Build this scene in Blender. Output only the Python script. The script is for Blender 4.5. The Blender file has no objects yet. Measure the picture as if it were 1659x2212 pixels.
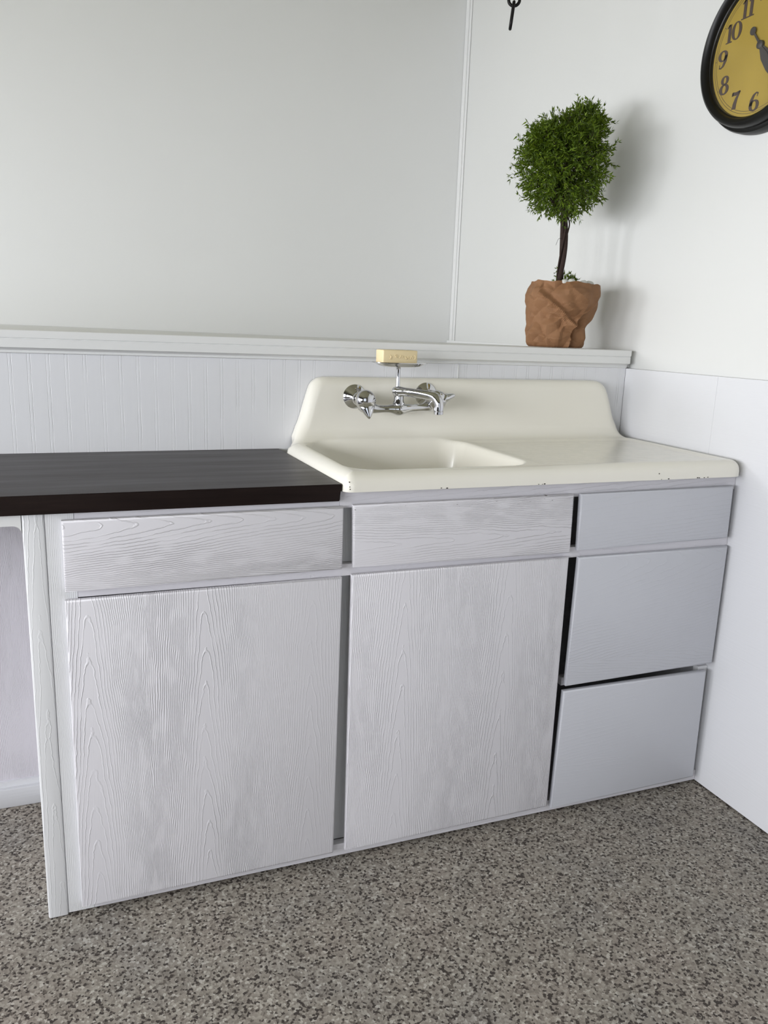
import bpy, bmesh, math, random
from mathutils import Vector, Matrix, noise

S = bpy.context.scene
COL = S.collection
PI = math.pi

# ------------------------------------------------------------------ camera
cam_d = bpy.data.cameras.new('camera')
cam = bpy.data.objects.new('camera', cam_d)
COL.objects.link(cam)
cam_d.sensor_fit = 'HORIZONTAL'
cam_d.sensor_width = 36.0
cam_d.lens = 1700.24 / 1659.0 * 36.0
cam_d.clip_start = 0.02
cR = Vector((0.93273476, -0.35878334, 0.03578254))
cU = Vector((0.04776022, 0.22130637, 0.97403411))
cF = Vector((0.35738611, 0.90680649, -0.22355571))
M = Matrix((cR, cU, -cF)).transposed().to_4x4()
M.translation = Vector((-1.5845, -1.5416, 1.2124))
cam.matrix_world = M
S.camera = cam

# ------------------------------------------------------------------ world, light, exposure
S.view_settings.view_transform = 'Standard'
S.view_settings.look = 'None'
S.view_settings.gamma = 1.0
S.view_settings.use_curve_mapping = False
S.view_settings.exposure = 0.03
w = bpy.data.worlds.new('sky'); S.world = w; w.use_nodes = True
bgn = w.node_tree.nodes['Background']
bgn.inputs['Color'].default_value = (0.80, 0.90, 1.0, 1)
bgn.inputs['Strength'].default_value = 1.0

def area(name, loc, target, sx, sy, power, color, spread=PI):
    l = bpy.data.lights.new(name, 'AREA'); l.shape = 'RECTANGLE'
    l.size = sx; l.size_y = sy; l.energy = power; l.color = color; l.spread = spread
    o = bpy.data.objects.new(name, l); COL.objects.link(o)
    o.location = loc
    o.rotation_euler = (Vector(target) - Vector(loc)).to_track_quat('-Z', 'Y').to_euler()
    return o
# daylight through the left wall's windows, plus an added fill lamp behind the camera
area('window_light', (-3.93, -0.16, 1.28), (0, -0.16, 0.40), 1.05, 0.85, 29, (0.955, 0.965, 1.0), 2.4)
area('window_light', (-3.93, 1.12, 1.56), (0, 1.25, 0.85), 0.90, 0.50, 24, (0.955, 0.965, 1.0), 2.5)
area('window_light', (-3.93, -1.50, 1.28), (0, -1.40, 0.45), 1.05, 0.85, 31, (0.955, 0.965, 1.0), 2.4)
area('window_light', (-3.93, -2.95, 1.28), (0, -2.55, 0.45), 1.05, 0.85, 36, (0.955, 0.965, 1.0), 2.4)  # extra lamp added towards the front to brighten cabinet fronts and back wall
area('window_light', (-1.9, -4.13, 1.25), (-1.9, 0, 1.0), 1.5, 1.5, 3, (0.94, 0.96, 1.0))  # unseen fill added behind the camera to light the fronts

# ------------------------------------------------------------------ object helpers
def tag(o, label=None, cat=None, group=None, kind=None):
    if label: o['label'] = label
    if cat: o['category'] = cat
    if group: o['group'] = group
    if kind: o['kind'] = kind
    return o
def thing(name, label, cat, loc, group=None):
    o = bpy.data.objects.new(name, None); COL.objects.link(o); o.location = loc
    o.empty_display_size = 0.05
    return tag(o, label, cat, group)
def origin(o):
    v = Vector((0, 0, 0))
    while o: v += o.location; o = o.parent
    return v
def obj(name, bm, mat, parent=None, smooth=False, autosmooth=None):
    """link a bmesh given in world coordinates as one mesh object"""
    if parent: bmesh.ops.translate(bm, verts=bm.verts, vec=-origin(parent))
    bmesh.ops.recalc_face_normals(bm, faces=bm.faces)
    me = bpy.data.meshes.new(name); bm.to_mesh(me); bm.free()
    me.materials.append(mat)
    if smooth or autosmooth is not None:
        for p in me.polygons: p.use_smooth = True
        if autosmooth is not None: me.set_sharp_from_angle(angle=math.radians(autosmooth))
    o = bpy.data.objects.new(name, me); COL.objects.link(o)
    if parent: o.parent = parent
    return o
def struct(name, bm, mat, **k):
    return tag(obj(name, bm, mat, **k), kind='structure')
def box(bm, x0, x1, y0, y1, z0, z1, bev=0.0, seg=2):
    b = bmesh.new()
    bmesh.ops.create_cube(b, size=1)
    for v in b.verts:
        v.co = Vector((x0 + (v.co.x + .5) * (x1 - x0), y0 + (v.co.y + .5) * (y1 - y0), z0 + (v.co.z + .5) * (z1 - z0)))
    if bev: bmesh.ops.bevel(b, geom=b.edges[:], offset=bev, segments=seg, affect='EDGES', profile=0.5)
    merge(bm, b)
def merge(bm, b, mat=None):
    if mat is not None: bmesh.ops.transform(b, matrix=mat, verts=b.verts)
    m = bpy.data.meshes.new('tmp'); b.to_mesh(m); b.free(); bm.from_mesh(m); bpy.data.meshes.remove(m)
def lathe(bm, prof, origin_, axis, n=40, ref=None):
    """prof: list of (radius, distance along axis)"""
    a = Vector(axis).normalized(); q = a.to_track_quat('Z', 'Y'); o = Vector(origin_)
    rings = []
    for r, h in prof:
        if r < 1e-6: rings.append([bm.verts.new(o + a * h)])
        else: rings.append([bm.verts.new(o + q @ Vector((r * math.cos(2 * PI * i / n), r * math.sin(2 * PI * i / n), h))) for i in range(n)])
    for A, B in zip(rings, rings[1:]):
        for i in range(n):
            j = (i + 1) % n
            if len(A) == 1 and len(B) == 1: continue
            if len(A) == 1: bm.faces.new((A[0], B[i], B[j]))
            elif len(B) == 1: bm.faces.new((A[i], A[j], B[0]))
            else: bm.faces.new((A[i], A[j], B[j], B[i]))
    if len(rings[0]) > 1: bm.faces.new(rings[0][::-1])
    if len(rings[-1]) > 1: bm.faces.new(rings[-1])
def spline(pts, n):
    """Catmull-Rom through tuples of any length"""
    P = [pts[0]] + list(pts) + [pts[-1]]; out = []
    for i in range(1, len(P) - 2):
        for k in range(n):
            t = k / n; a, b, c, d = P[i - 1], P[i], P[i + 1], P[i + 2]
            out.append(tuple(.5 * (2 * b[j] + (c[j] - a[j]) * t + (2 * a[j] - 5 * b[j] + 4 * c[j] - d[j]) * t * t + (3 * b[j] - a[j] - 3 * c[j] + d[j]) * t ** 3) for j in range(len(b))))
    out.append(tuple(pts[-1])); return out
def tube(bm, pts, n=14, sub=8, flat=None, closed=False):
    """pts: (x, y, z, radius_a, radius_b) ; radius_a along the up-ish side, radius_b along the lateral side"""
    P = [p if len(p) == 5 else (*p, p[3]) for p in pts]
    if sub > 1 and not closed: P = spline(P, sub)
    N = len(P); rings = []; up = Vector(flat) if flat else None
    prevn = None
    for i, p in enumerate(P):
        c = Vector(p[:3])
        if closed: t = Vector(P[(i + 1) % N][:3]) - Vector(P[i - 1][:3])
        else: t = Vector(P[min(i + 1, N - 1)][:3]) - Vector(P[max(i - 1, 0)][:3])
        t.normalize()
        if up is not None: nrm = up - t * up.dot(t)
        elif prevn is None: nrm = t.orthogonal()
        else: nrm = prevn - t * prevn.dot(t)
        nrm.normalize(); prevn = nrm; bi = t.cross(nrm)
        rings.append([bm.verts.new(c + nrm * p[3] * math.cos(2 * PI * k / n) + bi * p[4] * math.sin(2 * PI * k / n)) for k in range(n)])
    L = list(zip(rings, rings[1:])) + ([(rings[-1], rings[0])] if closed else [])
    for A, B in L:
        for k in range(n):
            j = (k + 1) % n; bm.faces.new((A[k], A[j], B[j], B[k]))
    if not closed: bm.faces.new(rings[0][::-1]); bm.faces.new(rings[-1])

# ------------------------------------------------------------------ materials
def new_mat(name):
    m = bpy.data.materials.new(name); m.use_nodes = True
    nt = m.node_tree; return m, nt, nt.nodes['Principled BSDF']
class X:
    """tiny math-node expression builder"""
    def __init__(s, nt, sock): s.nt = nt; s.s = sock
    def _op(s, op, *a):
        n = s.nt.nodes.new('ShaderNodeMath'); n.operation = op
        for i, v in enumerate((s,) + a):
            if isinstance(v, X): s.nt.links.new(v.s, n.inputs[i])
            else: n.inputs[i].default_value = v
        return X(s.nt, n.outputs[0])
    def __add__(s, o): return s._op('ADD', o)
    def __sub__(s, o): return s._op('SUBTRACT', o)
    def __mul__(s, o): return s._op('MULTIPLY', o)
    def __truediv__(s, o): return s._op('DIVIDE', o)
    def __pow__(s, o): return s._op('POWER', o)
    def fract(s): return s._op('FRACT')
    def abs(s): return s._op('ABSOLUTE')
    def sin(s): return s._op('SINE')
    def sqrt(s): return s._op('SQRT')
    def max(s, o): return s._op('MAXIMUM', o)
    def min(s, o): return s._op('MINIMUM', o)
    def gt(s, o): return s._op('GREATER_THAN', o)
    def smooth(s, a, b):
        n = s.nt.nodes.new('ShaderNodeMapRange'); n.interpolation_type = 'SMOOTHSTEP'
        s.nt.links.new(s.s, n.inputs[0]); n.inputs[1].default_value = a; n.inputs[2].default_value = b
        return X(s.nt, n.outputs[0])
def coords(nt):
    tc = nt.nodes.new('ShaderNodeTexCoord'); sp = nt.nodes.new('ShaderNodeSeparateXYZ')
    nt.links.new(tc.outputs['Object'], sp.inputs[0])
    return tc, X(nt, sp.outputs[0]), X(nt, sp.outputs[1]), X(nt, sp.outputs[2])
def vec(nt, a, b, c=0.0):
    n = nt.nodes.new('ShaderNodeCombineXYZ')
    for i, v in enumerate((a, b, c)):
        if isinstance(v, X): nt.links.new(v.s, n.inputs[i])
        else: n.inputs[i].default_value = v
    return n.outputs[0]
def nz(nt, v, scale=1.0, detail=2.0, rough=0.5):
    n = nt.nodes.new('ShaderNodeTexNoise'); nt.links.new(v, n.inputs['Vector'])
    n.inputs['Scale'].default_value = scale; n.inputs['Detail'].default_value = detail; n.inputs['Roughness'].default_value = rough
    return X(nt, n.outputs['Fac'])
def bump(nt, b, h, dist, strength=1.0):
    n = nt.nodes.new('ShaderNodeBump'); n.inputs['Strength'].default_value = strength; n.inputs['Distance'].default_value = dist
    nt.links.new(h.s, n.inputs['Height']); nt.links.new(n.outputs[0], b.inputs['Normal'])
def ramp(nt, fac, stops, interp='LINEAR'):
    n = nt.nodes.new('ShaderNodeValToRGB'); n.color_ramp.interpolation = interp
    e = n.color_ramp.elements
    while len(e) < len(stops): e.new(0.5)
    for el, (p, c) in zip(e, stops): el.position = p; el.color = (*c, 1)
    nt.links.new(fac.s, n.inputs[0]); return n.outputs[0]

def plain(name, color, rough=0.5, metal=0.0, spec=0.5, bumpscale=None, bumpd=0.0005, coat=0.0):
    m, nt, b = new_mat(name)
    b.inputs['Base Color'].default_value = (*color, 1); b.inputs['Roughness'].default_value = rough
    b.inputs['Metallic'].default_value = metal; b.inputs['Specular IOR Level'].default_value = spec
    b.inputs['Coat Weight'].default_value = coat
    if bumpscale:
        tc = nt.nodes.new('ShaderNodeTexCoord')
        bump(nt, b, nz(nt, tc.outputs['Object'], bumpscale, 4, .6), bumpd)
    return m

PAINT = (0.705, 0.692, 0.728)
def grain(name, axis='z', xc=0.0, period=0.16, K=17, rate=11, ridge=0.0011, fade=(9, 10), fade_to=1.0, color=PAINT, seed=0.0, arch=1.0, rough=0.42, chips=None):
    """white painted rotary-cut plywood: raised cathedral grain showing through the paint"""
    m, nt, b = new_mat(name)
    tc, x, y, z = coords(nt)
    a, l = (x, z) if axis == 'z' else (z, x)            # a across the grain, l along it
    wob = nz(nt, vec(nt, a * 9.0, l * 2.2, seed), 1, 3, .55) - 0.5
    fine = nz(nt, vec(nt, a * 30.0, l * 34.0, seed + 3), 1, 3, .6) - 0.5
    u = ((a + wob * 0.040 - xc) / period + 0.5 + 40.0).fract() - 0.5
    s2 = (u * u * 4.0 + 0.003).sqrt()
    s = s2 ** 1.45
    ph = s * K + l * rate + wob * 1.2 + fine * 0.75
    gr = (s2 ** 0.45) * (K * 2.9 / period) + rate * 1.5
    wd = (gr * 0.00105).min(0.42)
    fr = ((ph + 200.0).fract() - 0.5).abs() / wd
    line = fr.smooth(1.0, 0.1)
    amp = nz(nt, vec(nt, a * 6.0, l * 2.0, seed + 9), 1, 2, .5).smooth(0.30, 0.66) * 0.8 + 0.2
    brk = nz(nt, vec(nt, a * 50.0, l * 16.0, seed + 19), 1, 1, .5).smooth(0.30, 0.52) * 0.7 + 0.3
    fd = a.smooth(fade[0], fade[1]) * (fade_to - 1.0) + 1.0
    micro = nz(nt, vec(nt, a * 420.0, l * 14.0, seed), 1, 2, .6)
    h = line * amp * brk * fd + micro * 0.12
    bump(nt, b, h, ridge)
    base = ramp(nt, nz(nt, vec(nt, x * 3.0, z * 3.0, seed), 1, 3, .5), [(0.3, tuple(c * 0.965 for c in color)), (0.7, color)])
    if chips:
        # small chips where the paint has come off near the upper edge
        ch = nz(nt, vec(nt, x * 70.0, z * 260.0, seed + 5), 1, 2, .6).gt(0.70) * z.smooth(chips, chips + 0.012)
        mx = nt.nodes.new('ShaderNodeMixRGB'); nt.links.new(ch.s, mx.inputs[0]); nt.links.new(base, mx.inputs[1]); mx.inputs[2].default_value = (0.12, 0.10, 0.09, 1)
        base = mx.outputs[0]
    nt.links.new(base, b.inputs['Base Color'])
    b.inputs['Roughness'].default_value = rough
    return m

def wall_mat(name, color, streak=None, d=0.0006):
    m, nt, b = new_mat(name); tc, x, y, z = coords(nt)
    if streak: h = nz(nt, vec(nt, x * streak[0], z * streak[2], 0) if streak[1] == 'x' else vec(nt, y * streak[0], z * streak[2], 0), 1, 3, .6)
    else: h = nz(nt, tc.outputs['Object'], 9, 5, .55)
    bump(nt, b, h, d)
    c = ramp(nt, nz(nt, tc.outputs['Object'], 1.3, 3, .5), [(0.3, tuple(k * 0.98 for k in color)), (0.7, color)])
    nt.links.new(c, b.inputs['Base Color']); b.inputs['Roughness'].default_value = 0.45
    return m

M_back = wall_mat('painted_back_wall', (0.83, 0.835, 0.83))
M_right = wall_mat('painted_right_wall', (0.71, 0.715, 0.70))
M_room = wall_mat('painted_room_wall', (0.13, 0.12, 0.105))
M_ceil = plain('painted_ceiling', (0.30, 0.285, 0.18), 0.8)
M_trim = wall_mat('painted_trim', (0.78, 0.785, 0.78), d=0.0003)
M_board = wall_mat('painted_wall_board', (0.69, 0.695, 0.72), streak=(6, 'y', 160), d=0.0004)

# beadboard: shallow double grooves drawn by the milled profile
m, nt, b = new_mat('painted_beadboard'); M_bead = m
tc, x, y, z = coords(nt)
fr = (x / 0.0405 + 100.0).fract(); fr2 = (x / 0.0405 + 100.17).fract()
g = (fr - 0.5).abs().smooth(0.02, 0.0) + (fr2 - 0.5).abs().smooth(0.02, 0.0)
am = nz(nt, vec(nt, x * 5.0, z * 9.0), 1, 2, .5).smooth(0.3, 0.7)
bump(nt, b, g * am * -1.0 + nz(nt, vec(nt, x * 90.0, z * 4.0), 1, 2) * 0.15, 0.0011)
b.inputs['Base Color'].default_value = (0.74, 0.745, 0.77, 1); b.inputs['Roughness'].default_value = 0.42

# pebbled sheet floor
m, nt, b = new_mat('pebbled_floor'); M_floor = m
tc = nt.nodes.new('ShaderNodeTexCoord')
dn = nt.nodes.new('ShaderNodeTexNoise'); nt.links.new(tc.outputs['Object'], dn.inputs['Vector']); dn.inputs['Scale'].default_value = 260; dn.inputs['Detail'].default_value = 2
mv = nt.nodes.new('ShaderNodeVectorMath'); mv.operation = 'MULTIPLY_ADD'
nt.links.new(dn.outputs['Color'], mv.inputs[0]); mv.inputs[1].default_value = (0.006, 0.006, 0); nt.links.new(tc.outputs['Object'], mv.inputs[2])
def voro(scale, rnd=1.0):
    v = nt.nodes.new('ShaderNodeTexVoronoi'); v.inputs['Scale'].default_value = scale; v.inputs['Randomness'].default_value = rnd
    nt.links.new(mv.outputs[0], v.inputs['Vector']); return v
v1 = voro(210); sc = nt.nodes.new('ShaderNodeSeparateColor'); nt.links.new(v1.outputs['Color'], sc.inputs[0])
c1 = ramp(nt, X(nt, sc.outputs[0]), [(0.0, (0.048, 0.040, 0.036)), (0.13, (0.12, 0.105, 0.092)), (0.22, (0.215, 0.195, 0.172)), (0.45, (0.265, 0.243, 0.215)), (0.72, (0.325, 0.305, 0.272)), (0.92, (0.43, 0.41, 0.375))], 'CONSTANT')
v2 = voro(150); sc2 = nt.nodes.new('ShaderNodeSeparateColor'); nt.links.new(v2.outputs['Color'], sc2.inputs[0])
dk = X(nt, sc2.outputs[1]).gt(0.92) * X(nt, v2.outputs['Distance']).smooth(0.55, 0.4)
mx = nt.nodes.new('ShaderNodeMixRGB'); nt.links.new(dk.s, mx.inputs[0]); nt.links.new(c1, mx.inputs[1]); mx.inputs[2].default_value = (0.055, 0.046, 0.04, 1)
big = ramp(nt, nz(nt, tc.outputs['Object'], 5, 3, .6), [(0.32, (0.90, 0.90, 0.90)), (0.5, (1.0, 0.985, 0.95)), (0.68, (1.0, 0.96, 0.93))])
mm = nt.nodes.new('ShaderNodeMixRGB'); mm.blend_type = 'MULTIPLY'; mm.inputs[0].default_value = 1
nt.links.new(mx.outputs[0], mm.inputs[1]); nt.links.new(big, mm.inputs[2]); nt.links.new(mm.outputs[0], b.inputs['Base Color'])
b.inputs['Roughness'].default_value = 0.62; b.inputs['Specular IOR Level'].default_value = 0.3
bump(nt, b, X(nt, v1.outputs['Distance']), 0.0008, 0.5)

# dark stained wood counter
m, nt, b = new_mat('dark_walnut_laminate'); M_counter = m
tc, x, y, z = coords(nt)
f = nz(nt, vec(nt, x * 2.2, y * 26.0, z * 26.0), 1, 5, .62)
f2 = nz(nt, vec(nt, x * 9.0, y * 150.0, z * 150.0), 1, 3, .6)
nt.links.new(ramp(nt, f * 0.65 + f2 * 0.35, [(0.3, (0.006, 0.0032, 0.0028)), (0.55, (0.013, 0.0075, 0.006)), (0.75, (0.028, 0.018, 0.0145))]), b.inputs['Base Color'])
nt.links.new((f * 0.25 + 0.24).s, b.inputs['Roughness']); b.inputs['Specular IOR Level'].default_value = 0.20; b.inputs['Specular Tint'].default_value = (1.0, 0.92, 0.93, 1)
bump(nt, b, f2, 0.0002)

# enamel with a few chips
m, nt, b = new_mat('cream_enamel'); M_enamel = m
tc, x, y, z = coords(nt)
nt.links.new(ramp(nt, nz(nt, tc.outputs['Object'], 2.5, 3), [(0.3, (0.825, 0.800, 0.715)), (0.7, (0.85, 0.825, 0.745))]), b.inputs['Base Color'])
b.inputs['Roughness'].default_value = 0.16; b.inputs['Specular IOR Level'].default_value = 0.5; b.inputs['Coat Weight'].default_value = 0.2
b.inputs['Coat Roughness'].default_value = 0.08
rg = nz(nt, tc.outputs['Object'], 30, 3); nt.links.new((rg * 0.16 + 0.14).s, b.inputs['Roughness'])
M_chip = plain('exposed_iron', (0.02, 0.015, 0.012), 0.8)
M_chrome = plain('chrome', (0.60, 0.60, 0.615), 0.06, metal=1.0)
M_iron = plain('black_iron', (0.010, 0.009, 0.009), 0.5, metal=0.6, bumpscale=120, bumpd=0.0005)
M_soap = plain('cream_soap', (0.80, 0.66, 0.40), 0.5, bumpscale=60, bumpd=0.0004)
M_black = plain('black_gloss_plastic', (0.006, 0.006, 0.006), 0.38, spec=0.3)
M_ink = plain('brown_ink', (0.060, 0.038, 0.030), 0.6)
M_hand = plain('dark_hand_metal', (0.045, 0.040, 0.038), 0.5)
m, nt, b = new_mat('aged_yellow_dial'); M_dial = m
tc, x, y, z = coords(nt)
nt.links.new(ramp(nt, nz(nt, tc.outputs['Object'], 7, 4, .6), [(0.3, (0.325, 0.225, 0.028)), (0.7, (0.39, 0.275, 0.040))]), b.inputs['Base Color'])
b.inputs['Roughness'].default_value = 0.6
m = bpy.data.materials.new('clear_glass'); M_glass = m; m.use_nodes = True; nt = m.node_tree; nt.nodes.clear()
o_ = nt.nodes.new('ShaderNodeOutputMaterial'); mi = nt.nodes.new('ShaderNodeMixShader'); tr = nt.nodes.new('ShaderNodeBsdfTransparent'); gl = nt.nodes.new('ShaderNodeBsdfGlossy')
lw_ = nt.nodes.new('ShaderNodeLayerWeight'); lw_.inputs[0].default_value = 0.5; fq = X(nt, lw_.outputs['Facing']) ** 4.0 * 0.4 + 0.02; gl.inputs['Roughness'].default_value = 0.10
nt.links.new(fq.s, mi.inputs[0]); nt.links.new(tr.outputs[0], mi.inputs[1]); nt.links.new(gl.outputs[0], mi.inputs[2]); nt.links.new(mi.outputs[0], o_.inputs[0])
M_window = M_glass

# kraft paper
m, nt, b = new_mat('brown_kraft_paper'); M_paper = m
tc, x, y, z = coords(nt)
nt.links.new(ramp(nt, nz(nt, tc.outputs['Object'], 20, 4, .6), [(0.3, (0.215, 0.108, 0.050)), (0.7, (0.275, 0.142, 0.070))]), b.inputs['Base Color'])
b.inputs['Roughness'].default_value = 0.72; b.inputs['Specular IOR Level'].default_value = 0.3
bump(nt, b, nz(nt, tc.outputs['Object'], 60, 3, .6), 0.0003)
M_bark = plain('twisted_bark', (0.030, 0.015, 0.011), 0.85, bumpscale=130, bumpd=0.003)
m, nt, b = new_mat('green_needle_leaf'); M_leaf = m
gi = nt.nodes.new('ShaderNodeNewGeometry')
nt.links.new(ramp(nt, X(nt, gi.outputs['Random Per Island']), [(0.0, (0.032, 0.062, 0.004)), (0.5, (0.085, 0.145, 0.010)), (1.0, (0.18, 0.265, 0.018))]), b.inputs['Base Color'])
b.inputs['Roughness'].default_value = 0.5; b.inputs['Specular IOR Level'].default_value = 0.35
tl = nt.nodes.new('ShaderNodeBsdfTranslucent'); tl.inputs[0].default_value = (0.16, 0.22, 0.01, 1)
ms = nt.nodes.new('ShaderNodeMixShader'); ms.inputs[0].default_value = 0.25
nt.links.new(b.outputs[0], ms.inputs[1]); nt.links.new(tl.outputs[0], ms.inputs[2]); nt.links.new(ms.outputs[0], nt.nodes['Material Output'].inputs[0])
M_soil = plain('dark_soil', (0.035, 0.022, 0.015), 0.95, bumpscale=80, bumpd=0.01)
M_stone = plain('white_pebble', (0.62, 0.62, 0.58), 0.6)

# ------------------------------------------------------------------ the room
XL, YF, YB, ZC = -4.0, -4.2, 1.78, 2.62
D = 0.49            # plane of the beadboard behind the counter
bm = bmesh.new(); box(bm, XL - .1, 0.12, YF - .1, YB + .1, -0.1, 0.0); struct('floor', bm, M_floor)
bm = bmesh.new(); box(bm, XL - .1, 0.12, YF - .1, YB + .1, ZC, ZC + .1); struct('ceiling', bm, M_ceil)
bm = bmesh.new(); box(bm, XL - .1, 0.12, YB, YB + .1, 0, ZC); struct('wall_back', bm, M_back)
bm = bmesh.new(); box(bm, 0.02, 0.12, YF, YB, 0, ZC); struct('wall_right', bm, M_right)
def holed(bm, axis, c0, c1, a0, a1, holes, z1):
    """wall slab with rectangular openings; holes = (a_start, a_end, z_low, z_high) sorted"""
    def bb(p, q, zl, zh):
        if q - p < 1e-4 or zh - zl < 1e-4: return
        box(bm, c0, c1, p, q, zl, zh) if axis == 'x' else box(bm, p, q, c0, c1, zl, zh)
    cur = a0
    for h in holes:
        bb(cur, h[0], 0, z1); bb(h[0], h[1], 0, h[2]); bb(h[0], h[1], h[3], z1); cur = h[1]
    bb(cur, a1, 0, z1)
LH = [(-3.55, -2.35, 0.80, 1.80), (-2.10, -0.90, 0.80, 1.80), (-0.75, 0.43, 0.80, 1.80), (0.60, 1.64, 1.24, 1.88)]
FH = [(-2.75, -1.05, 0.35, 2.15)]
bm = bmesh.new(); holed(bm, 'x', XL - .1, XL, YF, YB, LH, ZC); struct('wall_left', bm, M_room)
bm = bmesh.new(); holed(bm, 'y', YF - .1, YF, XL, 0.12, FH, ZC); struct('wall_front', bm, M_room)
def unseen_window(n, axis, c, h):
    a0, a1, z0, z1 = h; bm = bmesh.new(); t = 0.05
    def bb(p, q, zl, zh, d0=-0.09, d1=0.015):
        box(bm, c + d0, c + d1, p, q, zl, zh, 0.003) if axis == 'x' else box(bm, p, q, c + d0, c + d1, zl, zh, 0.003)
    bb(a0, a0 + t, z0, z1); bb(a1 - t, a1, z0, z1); bb(a0, a1, z0, z0 + t); bb(a0, a1, z1 - t, z1)
    bb(a0, a1, (z0 + z1) / 2 - .02, (z0 + z1) / 2 + .02, -0.075, -0.045)
    f = struct('window_%d' % n, bm, M_trim)
    g = bmesh.new()
    if axis == 'x': box(g, c - .095, c - .088, a0 + t, a1 - t, z0 + t, z1 - t)
    else: box(g, a0 + t, a1 - t, c - .095, c - .088, z0 + t, z1 - t)
    obj('pane', g, M_window, f)
unseen_window(1, 'x', XL, LH[0]); unseen_window(2, 'x', XL, LH[1]); unseen_window(3, 'x', XL, LH[2]); unseen_window(4, 'x', XL, LH[3]); unseen_window(5, 'y', YF, FH[0])  # first and last are unseen openings added for the fill lamps

# lower board on the right wall (z < 1.128), with one vertical seam
bm = bmesh.new()
box(bm, 0.0, 0.019, 0.1074, D, 0.004, 1.128, 0.0008)
box(bm, 0.0, 0.019, YF + .001, 0.1070, 0.004, 1.128, 0.0008)
struct('trim_1', bm, M_board)
# corner strip between the back wall and the right wall
bm = bmesh.new(); box(bm, 0.010, 0.0195, 1.752, YB - .001, 1.16, ZC - .001, 0.003)
box(bm, 0.015, 0.0195, 1.736, 1.752, 1.16, ZC - .001, 0.002)
struct('trim_2', bm, M_trim)
# beadboard panel and the deep ledge above it
bm = bmesh.new(); box(bm, XL + .001, -0.5755, D, D + .02, 0.002, 1.150); struct('wall_splash', bm, M_bead)
bm = bmesh.new(); box(bm, -0.5750, -0.0005, D, D + .02, 0.002, 1.150)
struct('wall_splash_right', bm, M_bead)
bm = bmesh.new(); box(bm, -0.5770, -0.5738, D - .0022, D - .0002, 1.070, 1.1285, 0.0006); struct('trim_4', bm, M_trim)
bm = bmesh.new()
nx = 24; rows = []
prof = [(YB - .001, 0.0), (1.2, 0.0), (0.52, 0.0), (0.4735, 0.0), (0.4705, -0.0015), (0.470, -0.004), (0.470, -0.0180), (0.4725, -0.0190), (0.4725, -0.0200), (0.471, -0.0210), (0.4712, -0.0400), (0.4760, -0.0408), (0.4815, -0.0430), (0.4855, -0.0465), (0.4868, -0.0495), (0.4845, -0.0500), (0.4845, -0.0520), (0.4893, -0.0535)]
for i in range(nx + 1):
    t = i / nx; xx = (XL + .001) * (1 - t) + (-0.001) * t
    f = max(0.0, min(1.0, (xx + 1.74) / 1.74))
    zt = 1.1870 - 0.0045 * f
    rows.append([bm.verts.new((xx, yy, zt + dz - (0.010 * f if yy > 1.5 else 0.005 * f if yy > 1.0 else 0))) for yy, dz in prof])
for A, B in zip(rows, rows[1:]):
    for k in range(len(prof) - 1): bm.faces.new((A[k], A[k + 1], B[k + 1], B[k]))
bm.faces.new(rows[-1])
box(bm, -0.018, 0.0015, 0.471, 0.5, 1.166, 1.1822, 0.001)
box(bm, -0.0005, 0.0195, 0.5, YB - .001, 1.13, 1.1825)
struct('trim_3', bm, M_trim, autosmooth=25)

# ------------------------------------------------------------------ base cabinet
CL = Vector((-0.8455, 0.0, 0.0))
cab = thing('base_cabinet', 'long white painted wooden base cabinet with grained doors and flat drawers under the sink', 'cabinet', CL)
M_frame = grain('painted_frame_wood', 'x', 0.3, .2, 10, 6, 0.0005, seed=2)
M_stile = grain('painted_stile_wood', 'z', -0.82, 0.16, 15, 5, 0.0006, seed=7, color=(0.74, 0.745, 0.76))
def fr(name, x0, x1, z0, z1, y0=0.0, th=0.019):
    bm = bmesh.new(); box(bm, x0, x1, y0, y0 + th, z0, z1, 0.0006, 1)
    obj(name, bm, M_stile2 if name == 'frame_stile' else M_frame, cab, autosmooth=30)
M_stile2 = grain('painted_stile_wood', 'z', -0.86, 0.16, 20, 3, 0.0003, seed=8, color=(0.74, 0.745, 0.76))
fr('frame_stile', -1.6505, -1.6000, 0.006, 0.8635)
fr('frame_rail', -1.5995, -1.0780, 0.8455, 0.8630); fr('frame_rail', -1.0775, -0.0010, 0.8455, 0.8820, 0.0, 0.012)
fr('frame_stile', -1.0900, -1.0350, 0.7220, 0.8450, 0.016); fr('frame_stile', -0.5200, -0.4700, 0.7220, 0.8450, 0.030); fr('frame_stile', -0.0330, -0.0010, 0.7220, 0.8450, 0.018)
fr('frame_rail', -1.5995, -0.0010, 0.6950, 0.7215)
fr('frame_stile', -1.0900, -1.0350, 0.0365, 0.6945, 0.020); fr('frame_stile', -0.5200, -0.4700, 0.0365, 0.6945, 0.045); fr('frame_stile', -0.0330, -0.0010, 0.3725, 0.6945, 0.022)
fr('frame_rail', -0.4695, -0.0010, 0.3500, 0.3720, 0.016); fr('frame_stile', -0.0330, -0.0010, 0.0365, 0.3495, 0.009)
fr('frame_rail', -1.5995, -0.0010, 0.0060, 0.0360)
bm = bmesh.new(); box(bm, -1.6895, -1.6512, -0.0015, 0.462, 0.001, 0.8635, 0.004, 3)
obj('end_panel', bm, M_stile, cab, autosmooth=30)
bm = bmesh.new()
box(bm, -1.648, -0.004, 0.0195, 0.470, 0.006, 0.030); box(bm, -1.648, -0.004, 0.470, 0.486, 0.006, 0.860)
obj('carcass', bm, M_frame, cab)
bm = bmesh.new(); box(bm, -1.645, -0.006, 0.035, 0.055, 0.0, 0.0055)
obj('plinth', bm, plain('dark_plinth', (.05, .045, .04), .8), cab)

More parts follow.
